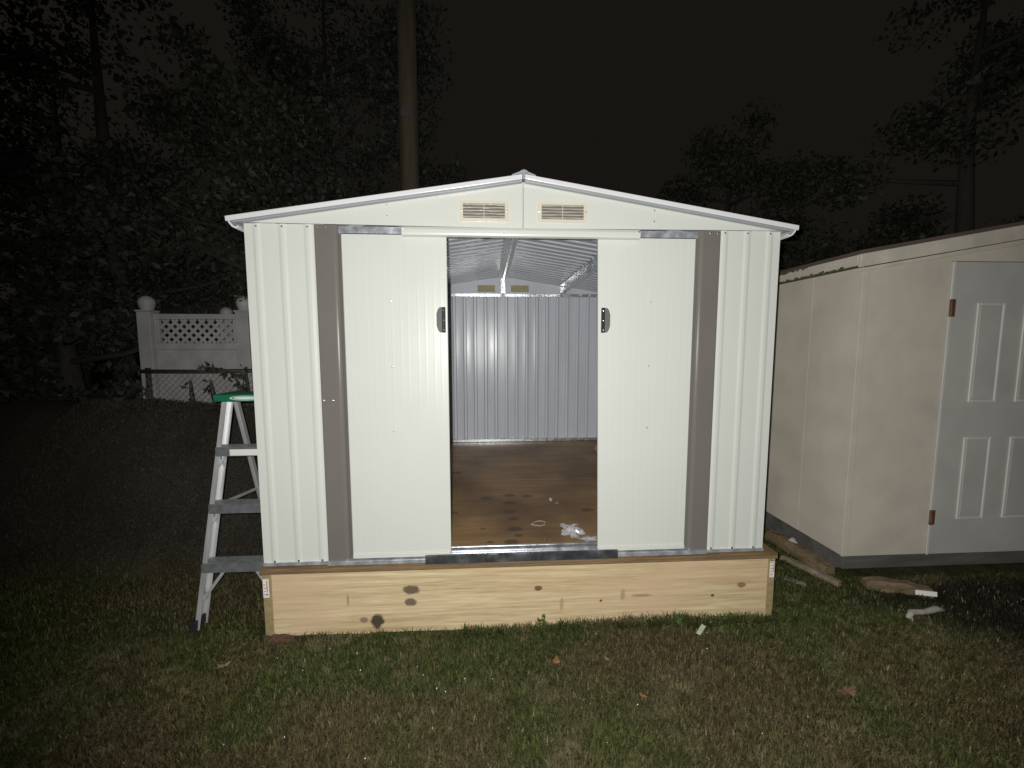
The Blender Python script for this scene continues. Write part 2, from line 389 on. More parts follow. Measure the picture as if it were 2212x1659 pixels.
def blades(n, x0, x1, y0, y1, lmin, lmax, seed, dens=None):
    r = np.random.default_rng(seed); x = r.uniform(x0, x1, n); y = r.uniform(y0, y1, n)
    keep = ~((np.abs(x - .02) < 1.36) & (y > -.045) & (y < 2.66)) & ~((x > 1.99) & (y > .27))
    if dens is not None: keep &= r.random(n) < dens(x, y)
    x = x[keep]; y = y[keep]; n = len(x); z = gz(x, y) - .004
    L = r.uniform(lmin, lmax, n) * (.55 + .9 * fbm(x, y, 5, 71)); a = r.uniform(0, 2 * np.pi, n); w = r.uniform(.0012, .0026, n)
    lean = r.uniform(.35, 1.0, n) * L; h = np.sqrt(np.maximum(L * L - lean * lean * .85, 1e-6))
    dx, dy = np.cos(a), np.sin(a); px, py = -dy, dx
    P0 = np.stack([x - px * w, y - py * w, z], -1); P1 = np.stack([x + px * w, y + py * w, z], -1)
    mx, my, mz = x + dx * lean * .45, y + dy * lean * .45, z + h * .75
    P2 = np.stack([mx + px * w * .8, my + py * w * .8, mz], -1); P3 = np.stack([mx - px * w * .8, my - py * w * .8, mz], -1)
    P4 = np.stack([x + dx * lean, y + dy * lean, z + h], -1)
    V = np.stack([P0, P1, P2, P3, P4], 1).reshape(-1, 3)
    b = np.arange(n)[:, None] * 5
    F = np.concatenate([b + np.array([[0, 1, 2]]), b + np.array([[0, 2, 3]]), b + np.array([[3, 2, 4]])], 0)
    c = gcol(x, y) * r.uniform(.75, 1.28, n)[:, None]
    dry = (r.random(n) < .05) & ~((y > .4) & (x < -1.5)); c[dry] = np.array((.17, .135, .07)) * r.uniform(.5, 1.2, dry.sum())[:, None]
    return V, F, np.repeat(c, 5, 0)
parts = [blades(230000, -2.4, 2.4, -1.35, .02, .014, .036, 1),
         blades(80000, 1.3, 3.2, -.6, 2.2, .016, .04, 2),
         blades(90000, -3.6, -1.28, -1.3, 1.9, .014, .038, 3),
         blades(9000, -.3, 1.45, -.085, -.03, .03, .065, 4, lambda x, y: fbm(x, y * 0, 6, 81) ** 1.5 * 1.6)]
off = 0; Vs, Fs, Cs = [], [], []
for V, F, C in parts: Vs.append(V); Fs.append(F + off); Cs.append(C); off += len(V)
grass = np_mesh('grass', np.concatenate(Vs), np.concatenate(Fs), 3, np.concatenate(Cs), GRASSM, False)
tag(grass, 'short patchy autumn lawn of green and brown grass', 'grass', kind='stuff')
def G(x, y): return float(gz(x, y))

# ------------------------------------------------------------------ timber platform under the shed
plat = thing('timber_platform', (0, 1.3, -.05), 'low platform of pale pine boards carrying the white metal shed', 'platform')
FY = -.030
MB().box(-1.239, 1.296, FY, FY + .038, -.075, .2685).build('front_board', BOARD, plat, .002)
for sx_, x0, x1 in ((-1, -1.283, -1.241), (1, 1.298, 1.337)):
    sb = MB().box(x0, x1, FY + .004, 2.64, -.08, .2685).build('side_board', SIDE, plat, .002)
    z0, z1 = (.150, .245) if sx_ < 0 else (.163, .250)
    xa, xb = (x0 + .002, x1 - .012) if sx_ < 0 else (x0 + .010, x1 - .004)
    MB().box(xa, xb, FY + .0015, FY + .0045, z0, z1).build('paper_tag', PAPER, sb)
    xs = xb - .011 if sx_ < 0 else xb - .008
    MB().box(xs, xs + .006, FY + .0005, FY + .002, z0 + .028, z1 - .008).build('tag_print', ORANGE, sb)
    if sx_ < 0: MB().box(xs - .001, xs + .006, FY + .0005, FY + .002, z0 + .012, z0 + .019).build('tag_print', RUST, sb)
    for k in range(5 if sx_ > 0 else 4):
        zz = z0 + .014 + k * .017
        MB().box(xa + .004, xa + (.012 if k % 2 else .016), FY + .0007, FY + .002, zz, zz + .003).build('tag_print', GREYP, sb)
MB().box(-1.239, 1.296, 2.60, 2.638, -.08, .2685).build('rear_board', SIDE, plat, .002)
for x in np.linspace(-.85, .85, 5): MB().box(x - .019, x + .019, .01, 2.598, .05, .2685).build('joist', SIDE, plat)
fl1 = MB().box(-1.292, 1.343, FY - .003, 1.2305, .2690, .2975).build('floor_panel', [PLY, PLYEDGE], plat)
fl2 = MB().box(-1.292, 1.343, 1.2345, 2.645, .2692, .2985).build('floor_panel', PLY, plat)
for p in fl1.data.polygons:
    if abs(p.normal.z) < .5: p.material_index = 1

# ------------------------------------------------------------------ the white metal shed
shed = thing('metal_shed', (0, 1.3, .299), 'white metal garden shed with open sliding doors and taupe door posts', 'shed')
D = 2.60; XW = 1.285; ZB = .301; ZT = 1.945; PT = .115
# floor rails
MB().box(-1.283, 1.283, D - .040, D - .008, ZB, ZB + .030).build('floor_rail', GALV, shed, .002)
for s in (-1, 1): MB().box(min(s * 1.275, s * 1.24), max(s * 1.275, s * 1.24), .05, D - .045, ZB, ZB + .03).build('floor_rail', GALV, shed, .002)
MB().box(-1.283, 1.283, D - .022, D - .008, 1.925, 1.958).build('top_rail', GALV, shed, .002)
# front wall panels and side walls
for s in (-1, 1):
    u0, u1 = (-1.285, -.968) if s < 0 else (.962, 1.280)
    pr = ribs(u0, u1, -1.230 if s < 0 else .995, PT)
    w = sheet(pr, lambda u, n, L: (u, -n, L), .0015, ZB + .001, ZT).build('wall_panel', [WHITE, INNER], shed)
    for x in ((-1.23, -1.115, -1.0) if s < 0 else (.995, 1.11, 1.225)):
        inst('screw', SCREW, w, (x, -.0032, ZT - .012), FRONT); inst('screw', SCREW, w, (x, -.0032, ZB + .02), FRONT, 1.2)
    # folded corner
    xc = -1.285 if s < 0 else 1.280
    sw = sheet(ribs(.004, D - .006, .06, PT), lambda u, n, L: (xc + s * (n + .001), u, L), .0015, ZB + .001, ZT).build('side_wall', [WHITE, INNER], shed)
sheet(bowed(-1.283, 1.283, -1.23, PT, .040, .024, .009, .0013), lambda u, n, L: (u, D - .004 + n, L), .0015, ZB + .001, ZT).build('rear_wall', [WHITE, INNER], shed)
# taupe door posts with a rolled inner edge
for s in (-1, 1):
    prof = [(.967, .010), (.966, .0155), (.960, .0165), (.884, .0165)]
    for k in range(9):
        t = k / 8 * math.radians(80)
        prof.append((.884 - .022 * math.sin(t), .0165 - .022 * (1 - math.cos(t)) * .9))
    prof += [(.855, -.012), (.850, -.016)]
    prof = [(s * u, n) for u, n in prof]
    if s > 0: prof = prof[::-1]
    j = sheet(prof, lambda u, n, L: (u, -n, L), .0015, ZB + .004, 1.9395).build('door_post', BROWN, shed, smooth=False)
    for z, xs in ((1.929, (.952, .915)), (1.124, (.955, .912)), (.312, (.955, .915))):
        for x in xs: inst('screw', SCREW, j, (s * x, -.0165, z), FRONT)
# upper door track (galvanised), cover strip and sticker
MB().box(-.88, .88, .002, .045, 1.9085, 1.9405).build('door_track', GALVD, shed, .002)
lint = MB().prism([(-.020, 1.8915), (-.033, 1.896), (-.036, 1.905), (-.036, 1.921), (-.030, 1.934), (-.012, 1.9365), (-.012, 1.8915)], 'x', -.566, .561).build('cover_strip', WHITE, shed, .0015)
for x in (-.558, .553): inst('screw', SCREW, lint, (x, -.0362, 1.924), FRONT)
MB().box(-.100, -.084, -.0372, -.0362, 1.903, 1.919).build('sticker', PAPER, lint)
ring = MB()
for k in range(12):
    a0, a1 = 2 * math.pi * k / 12, 2 * math.pi * (k + 1) / 12
    ring.add([(-.092 + r * math.cos(a) * .55, -.0378, 1.911 + r * math.sin(a)) for r, a in ((.0055, a0), (.0055, a1), (.0035, a1), (.0035, a0))], [(0, 1, 2, 3)])
ring.build('sticker_mark', GREYP, lint)
# sliding doors
def door(side):
    pr = []; L = .850; R = .362
    us = [L, L - .014]; hs = [0, .004]
    u = L - .030
    pr = [(L, -.010), (L, .000), (L - .004, .003), (L - .012, .003)]
    k = 0; u = L - .024
    while u > R + .030:
        st = .030 if k % 3 else .026
        pr += [(u, .003), (u - .004, .0032), (u - .010, .0032), (u - .014, .003)]
        u -= (.036, .041, .033, .048)[k % 4]; k += 1
    pr += [(R + .012, .003), (R + .003, .003), (R, .000), (R, -.012)]
    pr = [(side * a, n) for a, n in pr]
    if side > 0: pr = pr[::-1]
    def P(u, n, Lz):
        x = u
        if side > 0: x = u + (.028 * (1 - (Lz - .33) / 1.57)) * max(0, (.85 - u) / .49)
        return (x, -.002 - n, Lz)
    zb, zt = (.333, 1.902)
    d = sheet(pr, P, .001, zb, zt).build('door', [WHITE, INNER], shed)
    tag(d, ('left' if side < 0 else 'right') + ' white sliding door, ribbed, slid open')
    rail = MB().box(min(side * .848, side * (.364 if side < 0 else .395)), max(side * .848, side * (.364 if side < 0 else .395)), -.012, .010, .327, .349)
    rail.build('bottom_rail', WHITE, d, .003)
    for z in (1.597, 1.284, .971): inst('screw', SCREW, d, (side * .630, -.0052, z), FRONT, .9)
    # handle: dark strip near the opening, grey finger bump outward
    hx = .372 if side < 0 else .385
    MB().box(min(side * hx, side * (hx + .0155)), max(side * hx, side * (hx + .0155)), -.021, -.004, 1.447, 1.568).build('handle', RUBB, d, .002)
    pts = [(hx + .0155, 1.447), (hx + .028, 1.449), (hx + .036, 1.460), (hx + .039, 1.472), (hx + .042, 1.478), (hx + .042, 1.538), (hx + .039, 1.545), (hx + .036, 1.556), (hx + .028, 1.566), (hx + .0155, 1.568)]
    MB().prism([(side * a, z) for a, z in pts], 'y', -.018, -.004).build('handle_grip', GREYP, d, .0022)
    for z in (1.46, 1.505, 1.552): inst('screw', SCREW, d, (side * (hx + .008), -.0212, z), FRONT, .7)
door(-1); door(1)
# lower track, sill and threshold
MB().box(-.968, .962, -.026, .030, ZB, .322).build('floor_track', GALVD, shed, .002)
MB().box(-.86, .86, .0315, .046, ZB, .352).build('sill', GALV, shed, .003)
MB().prism([(-.0385, .3005), (-.033, .342), (-.028, .345), (-.028, .3005)], 'x', -.489, .487).build('threshold_plate', mat('dark bright threshold', (.30, .32, .35), .22, metal=.85, var=.35, nscale=14, bump=.3, bscale=24, rvar=.12), shed, .001)
MB().box(-1.283, -.970, -.010, .025, ZB - .0005, ZB + .014).build('floor_rail', GALVD, shed)
MB().box(.964, 1.28, -.010, .025, ZB - .0005, ZB + .014).build('floor_rail', GALVD, shed)
# gables (front and rear) with vents
SL = (2.163 - 1.960) / 1.285
def rz(x): return 2.163 - SL * abs(x)
def vent(x0, x1, z0, z1, y, par):
    t = .0185; R = .012; b = MB()
    def rr(x0, x1, z0, z1, r, k=5):
        o = []
        for cx_, cz_, a in ((x1 - r, z1 - r, 0), (x0 + r, z1 - r, 90), (x0 + r, z0 + r, 180), (x1 - r, z0 + r, 270)):
            for i in range(k): q = math.radians(a + 90 * i / (k - 1)); o.append((cx_ + r * math.cos(q), cz_ + r * math.sin(q)))
        return o
    oo = rr(x0, x1, z0, z1, R); ii_ = rr(x0 + t, x1 - t, z0 + .013, z1 - .013, .002); n = len(oo)
    vs_ = [(p[0], y, p[1]) for p in oo] + [(p[0], y - .006, p[1]) for p in oo] + [(p[0], y - .006, p[1]) for p in ii_] + [(p[0], y, p[1]) for p in ii_]
    fs = [(r_ * n + i, r_ * n + (i + 1) % n, (r_ + 1) * n + (i + 1) % n, (r_ + 1) * n + i) for r_ in range(3) for i in range(n)]
    v = b.add(vs_, fs).build('vent', PLAST, par)
    return v
for yy, sgn in ((-.010, -1), (D + .004, 1)):
    for s in (-1, 1):
        pts = [(s * .0012, 1.9385), (s * 1.288, 1.9475), (s * 1.288, 1.949), (s * .0012, 2.149)]
        gb = MB().prism(pts, 'y', yy, yy + .004).build('gable_panel', [WHITE2, INNER], shed)
        for p in gb.data.polygons:
            if p.normal.y * sgn < -.5: p.material_index = 1
        x0, x1 = (-.301, -.068) if s < 0 else (.069, .307)
        if sgn < 0:
            v = vent(x0, x1, 1.968, 2.061, yy, gb)
            MB().box(x0 + .012, x1 - .012, yy - .0015, yy - .0005, 1.977, 2.052).build('vent_back', mat('vent shadow plastic', (.14, .12, .10), .5), gb)  # no hole behind the slats: recess shade put into a dark backing colour
            for k in range(5):
                z = 1.9862 + k * .0138; tw = random.uniform(-.003, .003)
                sl_ = MB(); xa, xb = x0 + .019, x1 - .019
                N = 8; vs_ = []
                for i in range(N + 1):
                    x = xa + (xb - xa) * i / N; w_ = .0016 * math.sin(i * 1.3 + k * 2.1 + s)
                    vs_ += [(x, yy - .0018, z + .0062), (x, yy - .0055 + w_ * .5, z + .001 + w_), (x, yy - .0048 + w_ * .5, z - .0008 + w_), (x, yy - .0008, z + .0042)]
                fs = [(i * 4 + a, i * 4 + (a + 1) % 4, i * 4 + 4 + (a + 1) % 4, i * 4 + 4 + a) for i in range(N) for a in range(4)]
                sl_.add(vs_, fs + [(0, 1, 2, 3), (N * 4 + 3, N * 4 + 2, N * 4 + 1, N * 4)]); sl_.build('vent_slat', SLAT, gb)
            xm = (x0 + x1) / 2
            MB().box(xm - .0012, xm + .0012, yy - .0062, yy - .002, 1.982, 2.047).build('vent_mullion', PLAST, gb)
            for x in (x0 + .009, x1 - .009): inst('screw', SCREW, gb, (x, yy - .0062, 2.0145), FRONT, .9)
            for z in (1.985, 2.035): inst('screw', SCREW, gb, (s * .635, yy, z - (.0 if s < 0 else .004)), FRONT, .8)
        else:
            mb = MB().box(min(x0 + .02, x1 - .02), max(x0 + .02, x1 - .02), yy - .008, yy - .001, 1.980, 2.052).build('vent_back', MESH, gb)
# roof: ribbed sheets, rake trim, eaves, ridge
YF, YB = -.045, D + .05
pitch_len = math.hypot(1.345, SL * 1.345)
for s in (-1, 1):
    def P(u, n, L, s=s):
        x = s * L * 1.318; return (x, u, rz(x) - .010 + n)
    rp_ = sheet(ribs(YF + .012, YB - .012, .05, .1075, w=.040, h=.022, sl=.012), P, .0015, .004, 1.0).build('roof_panel', [ROOFT, ROOFIN], shed)
    # rake trim: a pale face above a grey lip
    for y0, y1, front in ((YF, YF + .010, True), (YB - .010, YB, False)):
        pts = [(s * .006, rz(.006) - .011), (s * 1.340, rz(1.340) - .010), (s * 1.342, rz(1.342) + .013), (s * .006, rz(.006) + .011)]
        MB().prism(pts, 'y', y0, y1).build('rake_trim', TRIM, shed, .003)
        if front:
            pts = [(s * .006, rz(.006) - .0215), (s * 1.305, rz(1.305) - .020), (s * 1.318, rz(1.318) - .0115), (s * .006, rz(.006) - .0115)]
            MB().prism(pts, 'y', y0 + .003, y0 + .030).build('trim_lip', TRIMG, shed, .002)
    # eave channel
    ev = [(s * 1.300, 1.935), (s * 1.318, 1.926), (s * 1.340, 1.934), (s * 1.358, 1.950), (s * 1.3705, 1.974), (s * 1.3640, 1.976), (s * 1.350, 1.955), (s * 1.334, 1.941), (s * 1.318, 1.934), (s * 1.304, 1.941)]
    ev = [(math.copysign(1.290 + (abs(a) - 1.300) * .72, a), b - .014) for a, b in ev]
    MB().prism(ev, 'y', YF + .012, YB - .012).build('eave_trim', TRIM, shed)
MB().prism([(-.055, rz(.055) + .014), (-.012, rz(0) + .022), (0, rz(0) + .025), (.012, rz(0) + .022), (.055, rz(.055) + .014), (.055, rz(.055) + .010), (0, rz(0) + .013), (-.055, rz(.055) + .010)], 'y', YF - .002, YB).build('ridge_cap', TRIMG, shed)
cap = [(-.0045, rz(0) - .016), (.0045, rz(0) - .016), (.006, rz(0) + .010), (.020, rz(0) + .016), (.011, rz(0) + .022), (0, rz(0) + .026), (-.011, rz(0) + .022), (-.020, rz(0) + .016), (-.006, rz(0) + .010)]
MB().prism(cap, 'y', YF - .012, YF - .003).build('ridge_end_cap', TRIMG, shed, .0015)
# roof frame inside
bm_ = MB()
for s in (-1, 1):
    bm_.add([(s * .004, 0.0, 2.108), (s * .046, 0.0, 2.138), (s * .048, 0.0, 2.135), (s * .006, 0.0, 2.102), (s * .004, D - .004, 2.108), (s * .046, D - .004, 2.138), (s * .048, D - .004, 2.135), (s * .006, D - .004, 2.102)],
            [(0, 1, 2, 3), (4, 5, 6, 7), (0, 1, 5, 4), (1, 2, 6, 5), (2, 3, 7, 6), (3, 0, 4, 7)])
bm_.box(-.0075, .0075, .0005, D - .005, 2.090, 2.1055)
bm_.build('ridge_beam', GALV, shed)
MB().box(-.024, .024, D - .0255, D - .023, 1.962, 2.118).build('gable_brace', GALV, shed)
MB().box(-.018, .018, D - .0275, D - .026, ZB + .034, 1.956).build('gable_brace', INNER, shed)
for x in (-.66, .66):
    z = rz(x) - .010
    b = MB(); b.box(x - .003, x + .0, .0, D - .008, z - .070, z - .004); b.box(x + .0002, x + .034, .0, D - .008, z - .070, z - .067); b.box(x - .037, x - .0032, .0, D - .008, z - .008, z - .005)
    pu = b.build('purlin', GALV, shed)
    MB().box(x - .010, x - .004, 1.24, 1.40, z - .078, z - .020).build('joint_plate', GALVD, pu, .002)
    br = MB(); br.box(x - .028, x + .040, D - .022, D - .012, z - .080, z - .012); br.box(x - .028, x + .040, D - .07, D - .0225, z - .084, z - .0805)
    br.build('bracket', GALV, pu, .002)
    for dx in (-.016, .02): inst('screw', SCREW, pu, (x + dx, D - .0225, z - .05), FRONT, 1.6)
for x in np.arange(-1.1, 1.15, .23): inst('screw', SCREW, shed, (x, D - .0225, 1.942), FRONT, .9)
for x in (-.7, -.3, .1, .52, .9): inst('screw', SCREW, shed, (x, D - .0405, ZB + .016), FRONT, .9)

# ------------------------------------------------------------------ litter on the shed floor
def crumple(name, cx, cy_, z, rx, ry, h, mat_, label, cat, seed, n=14):
    r = random.Random(seed); b = MB(); N = n; vs_ = []
    for i in range(N + 1):
        for k in range(N + 1):
            u, v = i / N * 2 - 1, k / N * 2 - 1; d = math.hypot(u, v)
            e = 1 + .25 * math.sin(5 * math.atan2(v, u) + seed) + .12 * math.sin(9 * math.atan2(v, u))
            hh = max(0, 1 - d * .75) * h * r.uniform(.15, 1.0)
            q = min(1, 1 / max(d, 1e-3)) if d > 1 else 1
            vs_.append((cx + u * q * rx * e, cy_ + v * q * ry * e, z + .001 + hh))
    M = N + 1
    b.add(vs_, [(i * M + k, (i + 1) * M + k, (i + 1) * M + k + 1, i * M + k + 1) for i in range(N) for k in range(N)])
    o = b.build(name, mat_); sd = o.modifiers.new('s', 'SOLIDIFY'); sd.thickness = .0006
    return tag(o, label, cat)
FZ = .298
crumple('plastic_bag', .315, .285, FZ, .062, .085, .045, BAG, 'crumpled clear plastic bag on the plywood near the right door', 'bag', 3)
crumple('plastic_wrapper', .395, .185, FZ, .055, .030, .010, BAG, 'flat clear plastic wrapper beside the crumpled bag near the sill', 'wrapper', 5, 10)
rg = MB(); tp = [(.085, .385), (.118, .425), (.150, .435), (.178, .412), (.166, .378), (.135, .362), (.085, .385)]
rg.tube([(x, y, FZ + .003) for x, y in tp], .0025, 6); tag(rg.build('plastic_loop', mat('pale strap plastic', (.42, .36, .33), .5)), 'thin pale plastic loop lying on the shed floor', 'loop')
tag(MB().prism([(.255, .77), (.268, .755), (.279, .79), (.270, .815), (.258, .805)], 'z', FZ + .001, FZ + .004).build('paper_scrap', PAPER), 'small white paper scrap in the middle of the shed floor', 'scrap')
tag(MB().prism([(.285, .715), (.305, .70), (.315, .725), (.30, .745)], 'z', FZ + .001, FZ + .003).build('plastic_scrap', mat('grey scrap', (.30, .28, .26), .5)), 'small grey plastic scrap right of the paper scrap on the floor', 'scrap')
for (x, y, lb) in ((.142, .196, 'loose screw left of the other near the door sill'), (.170, .178, 'loose screw nearest the crumpled bag by the door sill')):
    sc_ = MB().tube([(x, y, FZ + .004), (x + .006, y + .016, FZ + .004)], [.0026, .0012], 8); sc_.lathe((x, y, FZ + .001), [(.0045, 0), (.0045, .004), (.002, .006)], 8)
    tag(sc_.build('loose_screw', STEEL), lb, 'screw', 'loose screws on the shed floor')
cupb = MB(); cupb.tube([(.945, 2.07, FZ + .034), (.965, 2.10, FZ + .034), (1.01, 2.16, FZ + .032)], [.032, .033, .028], 16, cap=False); cupb.tube([(.945, 2.07, FZ + .034), (.947, 2.072, FZ + .034)], [.034, .034], 16, cap=False)
tag(cupb.build('plastic_cup', GLASS, smooth=True), 'clear plastic cup lying near the back wall of the shed', 'cup')

# ------------------------------------------------------------------ stepladder
LX, LY = -1.50, .42
lad = thing('stepladder', (LX, LY, -.10), 'aluminium stepladder with green top standing left of the shed', 'ladder')
def lp(t, side):     # front rail point, t 0 bottom .. 1 top
    w = .215 - .075 * t
    return Vector((LX + side * w + .005, .13 + .225 * t, -.10 + 1.185 * t))
for side in (-1, 1):
    a, b = lp(0, side), lp(1, side)
    r_ = MB(); up_ = (b - a).normalized(); fr = Vector((0, -1, 0)); fr = (fr - up_ * fr.dot(up_)).normalized()
    # C channel: web plus two flanges
    web = lambda off: off
    r_.bar(a, b, .003, .064, Vector((1, 0, 0)))
    for q in (-1, 1):
        o_ = fr * (q * .0305) + Vector((-side * .0125, 0, 0)); r_.bar(a + o_, b + o_, .022, .003, Vector((1, 0, 0)))
    ra = r_.build('front_rail', ALU, lad)
    ft = MB(); c0 = a + up_ * .0
    zf = G(a.x, a.y)
    ft.box(a.x - .020, a.x + .016, a.y - .045, a.y + .040, zf + .001, -.045); ft.build('rubber_foot', RUBB, ra, .006)
    # rear leg
    a2 = Vector((LX + side * .175, .86, G(LX + side * .175, .86) + .005)); b2 = Vector((LX + side * .110, .405, 1.078))
    rl = MB(); rl.bar(a2, b2, .022, .034, Vector((1, 0, 0))); rl.build('rear_leg', ALU, lad, .004)
    MB().bar(lp(.52, side) + Vector((-side * .02, .03, 0)), a2.lerp(b2, .50) + Vector((-side * .004, -.012, 0)), .004, .018, Vector((1, 0, 0))).build('spreader', ALU, lad)
for k, zc in enumerate((.205, .505, .803)):
    t = (zc + .10) / 1.185; pa, pb = lp(t, -1), lp(t, 1)
    st = MB(); yc = pa.y; x0, x1 = pa.x + .003, pb.x - .003
    st.box(x0, x1, yc - .040, yc + .040, zc + .026, zc + .031)
    for g in range(6): st.box(x0, x1, yc - .037 + g * .0135, yc - .031 + g * .0135, zc + .031, zc + .0335)
    st.box(x0, x1, yc - .0405, yc - .037, zc - .016, zc + .0255); st.box(x0, x1, yc + .037, yc + .0405, zc - .016, zc + .0255)
    so = st.build('step', ALUD, lad)
    if k == 2: MB().box(x0 + .075, x1 - .02, yc - .0415, yc - .0407, zc - .012, zc + .022).build('step_label', PAPER, so)
    if k == 0:
        for side in (-1, 1):
            e0 = lp(.115, side) + Vector((-side * .012, -.02, 0)); e1 = Vector((LX + side * .085, yc - .025, zc - .018))
            MB().bar(e0, e1, .016, .004, Vector((1, 0, 0))).build('step_brace', ALU, lad)
    else:
        for side in (-1, 1):
            e0 = lp(t - .07, side) + Vector((-side * .008, -.02, 0)); e1 = Vector((pa.x + .045 if side < 0 else pb.x - .045, yc - .02, zc - .016))
            MB().bar(e0, e1, .014, .003, Vector((1, 0, 0))).build('step_brace', ALU, lad)
topc = MB(); tx0, tx1 = LX - .168, LX + .168
topc.box(tx0, tx1, .295, .455, 1.080, 1.122)
tcap = topc.build('top_cap', GREEN, lad, .010, True, 3)
lg = MB(); N = 28; ec = Vector((LX + .0, .2935, 1.101))
def ell(b, rx, rz_, rx2, rz2, y):
    for k in range(N):
        a0, a1 = 2 * math.pi * k / N, 2 * math.pi * (k + 1) / N
        b.add([(ec.x + rx * math.cos(a0), y, ec.z + rz_ * math.sin(a0)), (ec.x + rx * math.cos(a1), y, ec.z + rz_ * math.sin(a1)),
               (ec.x + rx2 * math.cos(a1), y, ec.z + rz2 * math.sin(a1)), (ec.x + rx2 * math.cos(a0), y, ec.z + rz2 * math.sin(a0))], [(0, 1, 2, 3)])
ell(lg, .078, .0125, .068, .0100, .2938); ell(lg, .058, .0075, .0, .0, .2938)
lg.build('cap_emblem', WPRINT, tcap)

# ------------------------------------------------------------------ neighbouring beige shed
nb = thing('beige_shed', (3.2, 1.5, .0), 'beige wooden shed with a panelled door, right of the white shed', 'shed')
NX0, NX1, NY0, NY1 = 2.015, 4.55, .30, 2.75; PK = (NX0 + NX1) / 2; NS = .180
def nz(x): return 1.905 + NS * ((x - 1.96) if x <= PK else (2 * PK - x - 1.96))
# front siding: separate panels with joints
edges = [NX0, 2.322, 2.560]
for x0, x1 in zip(edges[:-1], edges[1:]):
    MB().prism([(x0 + .0006, .082), (x1 - .0006, .082), (x1 - .0006, nz(x1) - .09), (x0 + .0006, nz(x0) - .09)], 'y', NY0, NY0 + .015).build('siding_panel', BEIGE, nb)
MB().prism([(2.5615, 1.878), (3.98, 1.878), (3.98, nz(3.98) - .09), (PK, nz(PK) - .09), (2.5615, nz(2.5615) - .09)], 'y', NY0 + .001, NY0 + .016).build('siding_panel', BEIGE, nb)
MB().prism([(3.985, .082), (NX1, .082), (NX1, nz(NX1) - .09), (3.985, nz(3.985) - .09)], 'y', NY0, NY0 + .015).build('siding_panel', BEIGE, nb)
ys = [NY0 + .017, .67, 1.05, 1.45, 1.85, 2.25, NY1]
for i, (y0, y1) in enumerate(zip(ys[:-1], ys[1:])):
    MB().box(NX0 + (.0 if i % 2 else .002), NX0 + .015, y0 + .0006, y1 - .0006, .082, 1.87).build('siding_panel', BEIGE, nb)
MB().box(NX1 - .015, NX1, NY0 + .017, NY1, .082, 1.87).build('siding_panel', BEIGE, nb)
MB().prism([(NX0, .082), (NX1, .082), (NX1, nz(NX1) - .09), (PK, nz(PK) - .09), (NX0, nz(NX0) - .09)], 'y', NY1 + .001, NY1 + .015).build('siding_panel', BEIGE, nb)
MB().box(NX0 - .010, NX0 + .03, NY0 - .006, NY0 - .0005, .083, nz(NX0) - .085).build('corner_trim', BEIGE, nb, .002)
# base skids
MB().box(NX0 + .012, NX1 - .01, NY0 + .004, NY0 + .09, -.005, .0805).build('base_skid', SKID, nb, .004)
MB().box(NX0 + .010, NX0 + .09, NY0 + .092, NY1, -.075, .0805).build('base_skid', SKID, nb, .004)
MB().box(NX1 - .10, NX1 - .01, NY0 + .092, NY1, -.075, .0805).build('base_skid', SKID, nb, .004)
for x in (2.10, 3.2, 4.35): MB().box(x, x + .19, NY0 + .10, NY0 + .29, G(x, NY0 + .2) - .02, -.006).build('concrete_block', SKID, nb, .004)
# roof and fascia
for s in (-1, 1):
    xa, xb = (1.955, PK) if s < 0 else (PK, 2 * PK - 1.955)
    MB().prism([(xa, nz(xa)), (xb, nz(xb)), (xb, nz(xb) + .02), (xa, nz(xa) + .02)], 'y', NY0 - .045, NY1 + .05).build('roof_deck', ROOFT, nb)
    pr = [(xa + .0, nz(xa) - .075), (xb, nz(xb) - .085), (xb, nz(xb) - .001), (xa, nz(xa) - .001)]
    MB().prism(pr, 'y', NY0 - .040, NY0 - .022).build('fascia', BEIGET, nb, .003)
    pr = [(xa + .015, nz(xa + .015) - .100), (xb, nz(xb) - .118), (xb, nz(xb) - .0865), (xa + .015, nz(xa) - .0765)]
    MB().prism(pr, 'y', NY0 - .021, NY0 - .003).build('frieze_board', BEIGET, nb, .002)
fe = MB().box(1.955, 1.973, NY0 - .021, NY1 + .04, 1.842, 1.903).build('fascia', BEIGET, nb, .003)
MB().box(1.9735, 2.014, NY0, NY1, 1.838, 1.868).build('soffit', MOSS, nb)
ms = MB()
for i in range(260):
    y = NY0 + .06 + (NY1 - NY0 - .1) * random.random() ** .8; x = 1.953; w = random.uniform(.005, .020)
    ms.box(x - .001 - random.uniform(0, .004), x + .004, y, y + w, 1.838 + random.uniform(-.004, .004), 1.844 + random.uniform(0, .012) * random.random())
for i in range(220):
    y = random.uniform(NY0 + .35, NY1); ms.box(1.950 - random.uniform(0, .003), 1.957, y, y + random.uniform(.006, .022), 1.888 + random.uniform(0, .014), 1.905)
ms.build('moss_growth', MOSS, nb)['kind'] = 'stuff'
# door with six raised mouldings and two rusted hinges
DX0, DX1, DZ0, DZ1 = 2.567, 3.385, .080, 1.874
dr = MB().box(DX0, DX1, NY0 - .004, NY0 + .030, DZ0, DZ1).build('door', SHED2D, nb, .003)
MB().box(DX0 - .006, DX0 + .006, NY0 - .009, NY0 - .0045, DZ0, DZ1).build('door_edge', SHED2P, dr)
def moulding(x0, x1, z0, z1):
    b = MB(); w = .016
    for a in ((x0, x0 + w, z0, z1), (x1 - w, x1, z0, z1), (x0 + w, x1 - w, z0, z0 + w), (x0 + w, x1 - w, z1 - w, z1)):
        b.box(a[0], a[1], NY0 - .013, NY0 - .0042, a[2], a[3])
    b.build('door_moulding', SHED2P, dr, .003)
    MB().box(x0 + w + .006, x1 - w - .006, NY0 - .009, NY0 - .0042, z0 + w + .006, z1 - w - .006).build('door_panel', SHED2D, dr, .003)
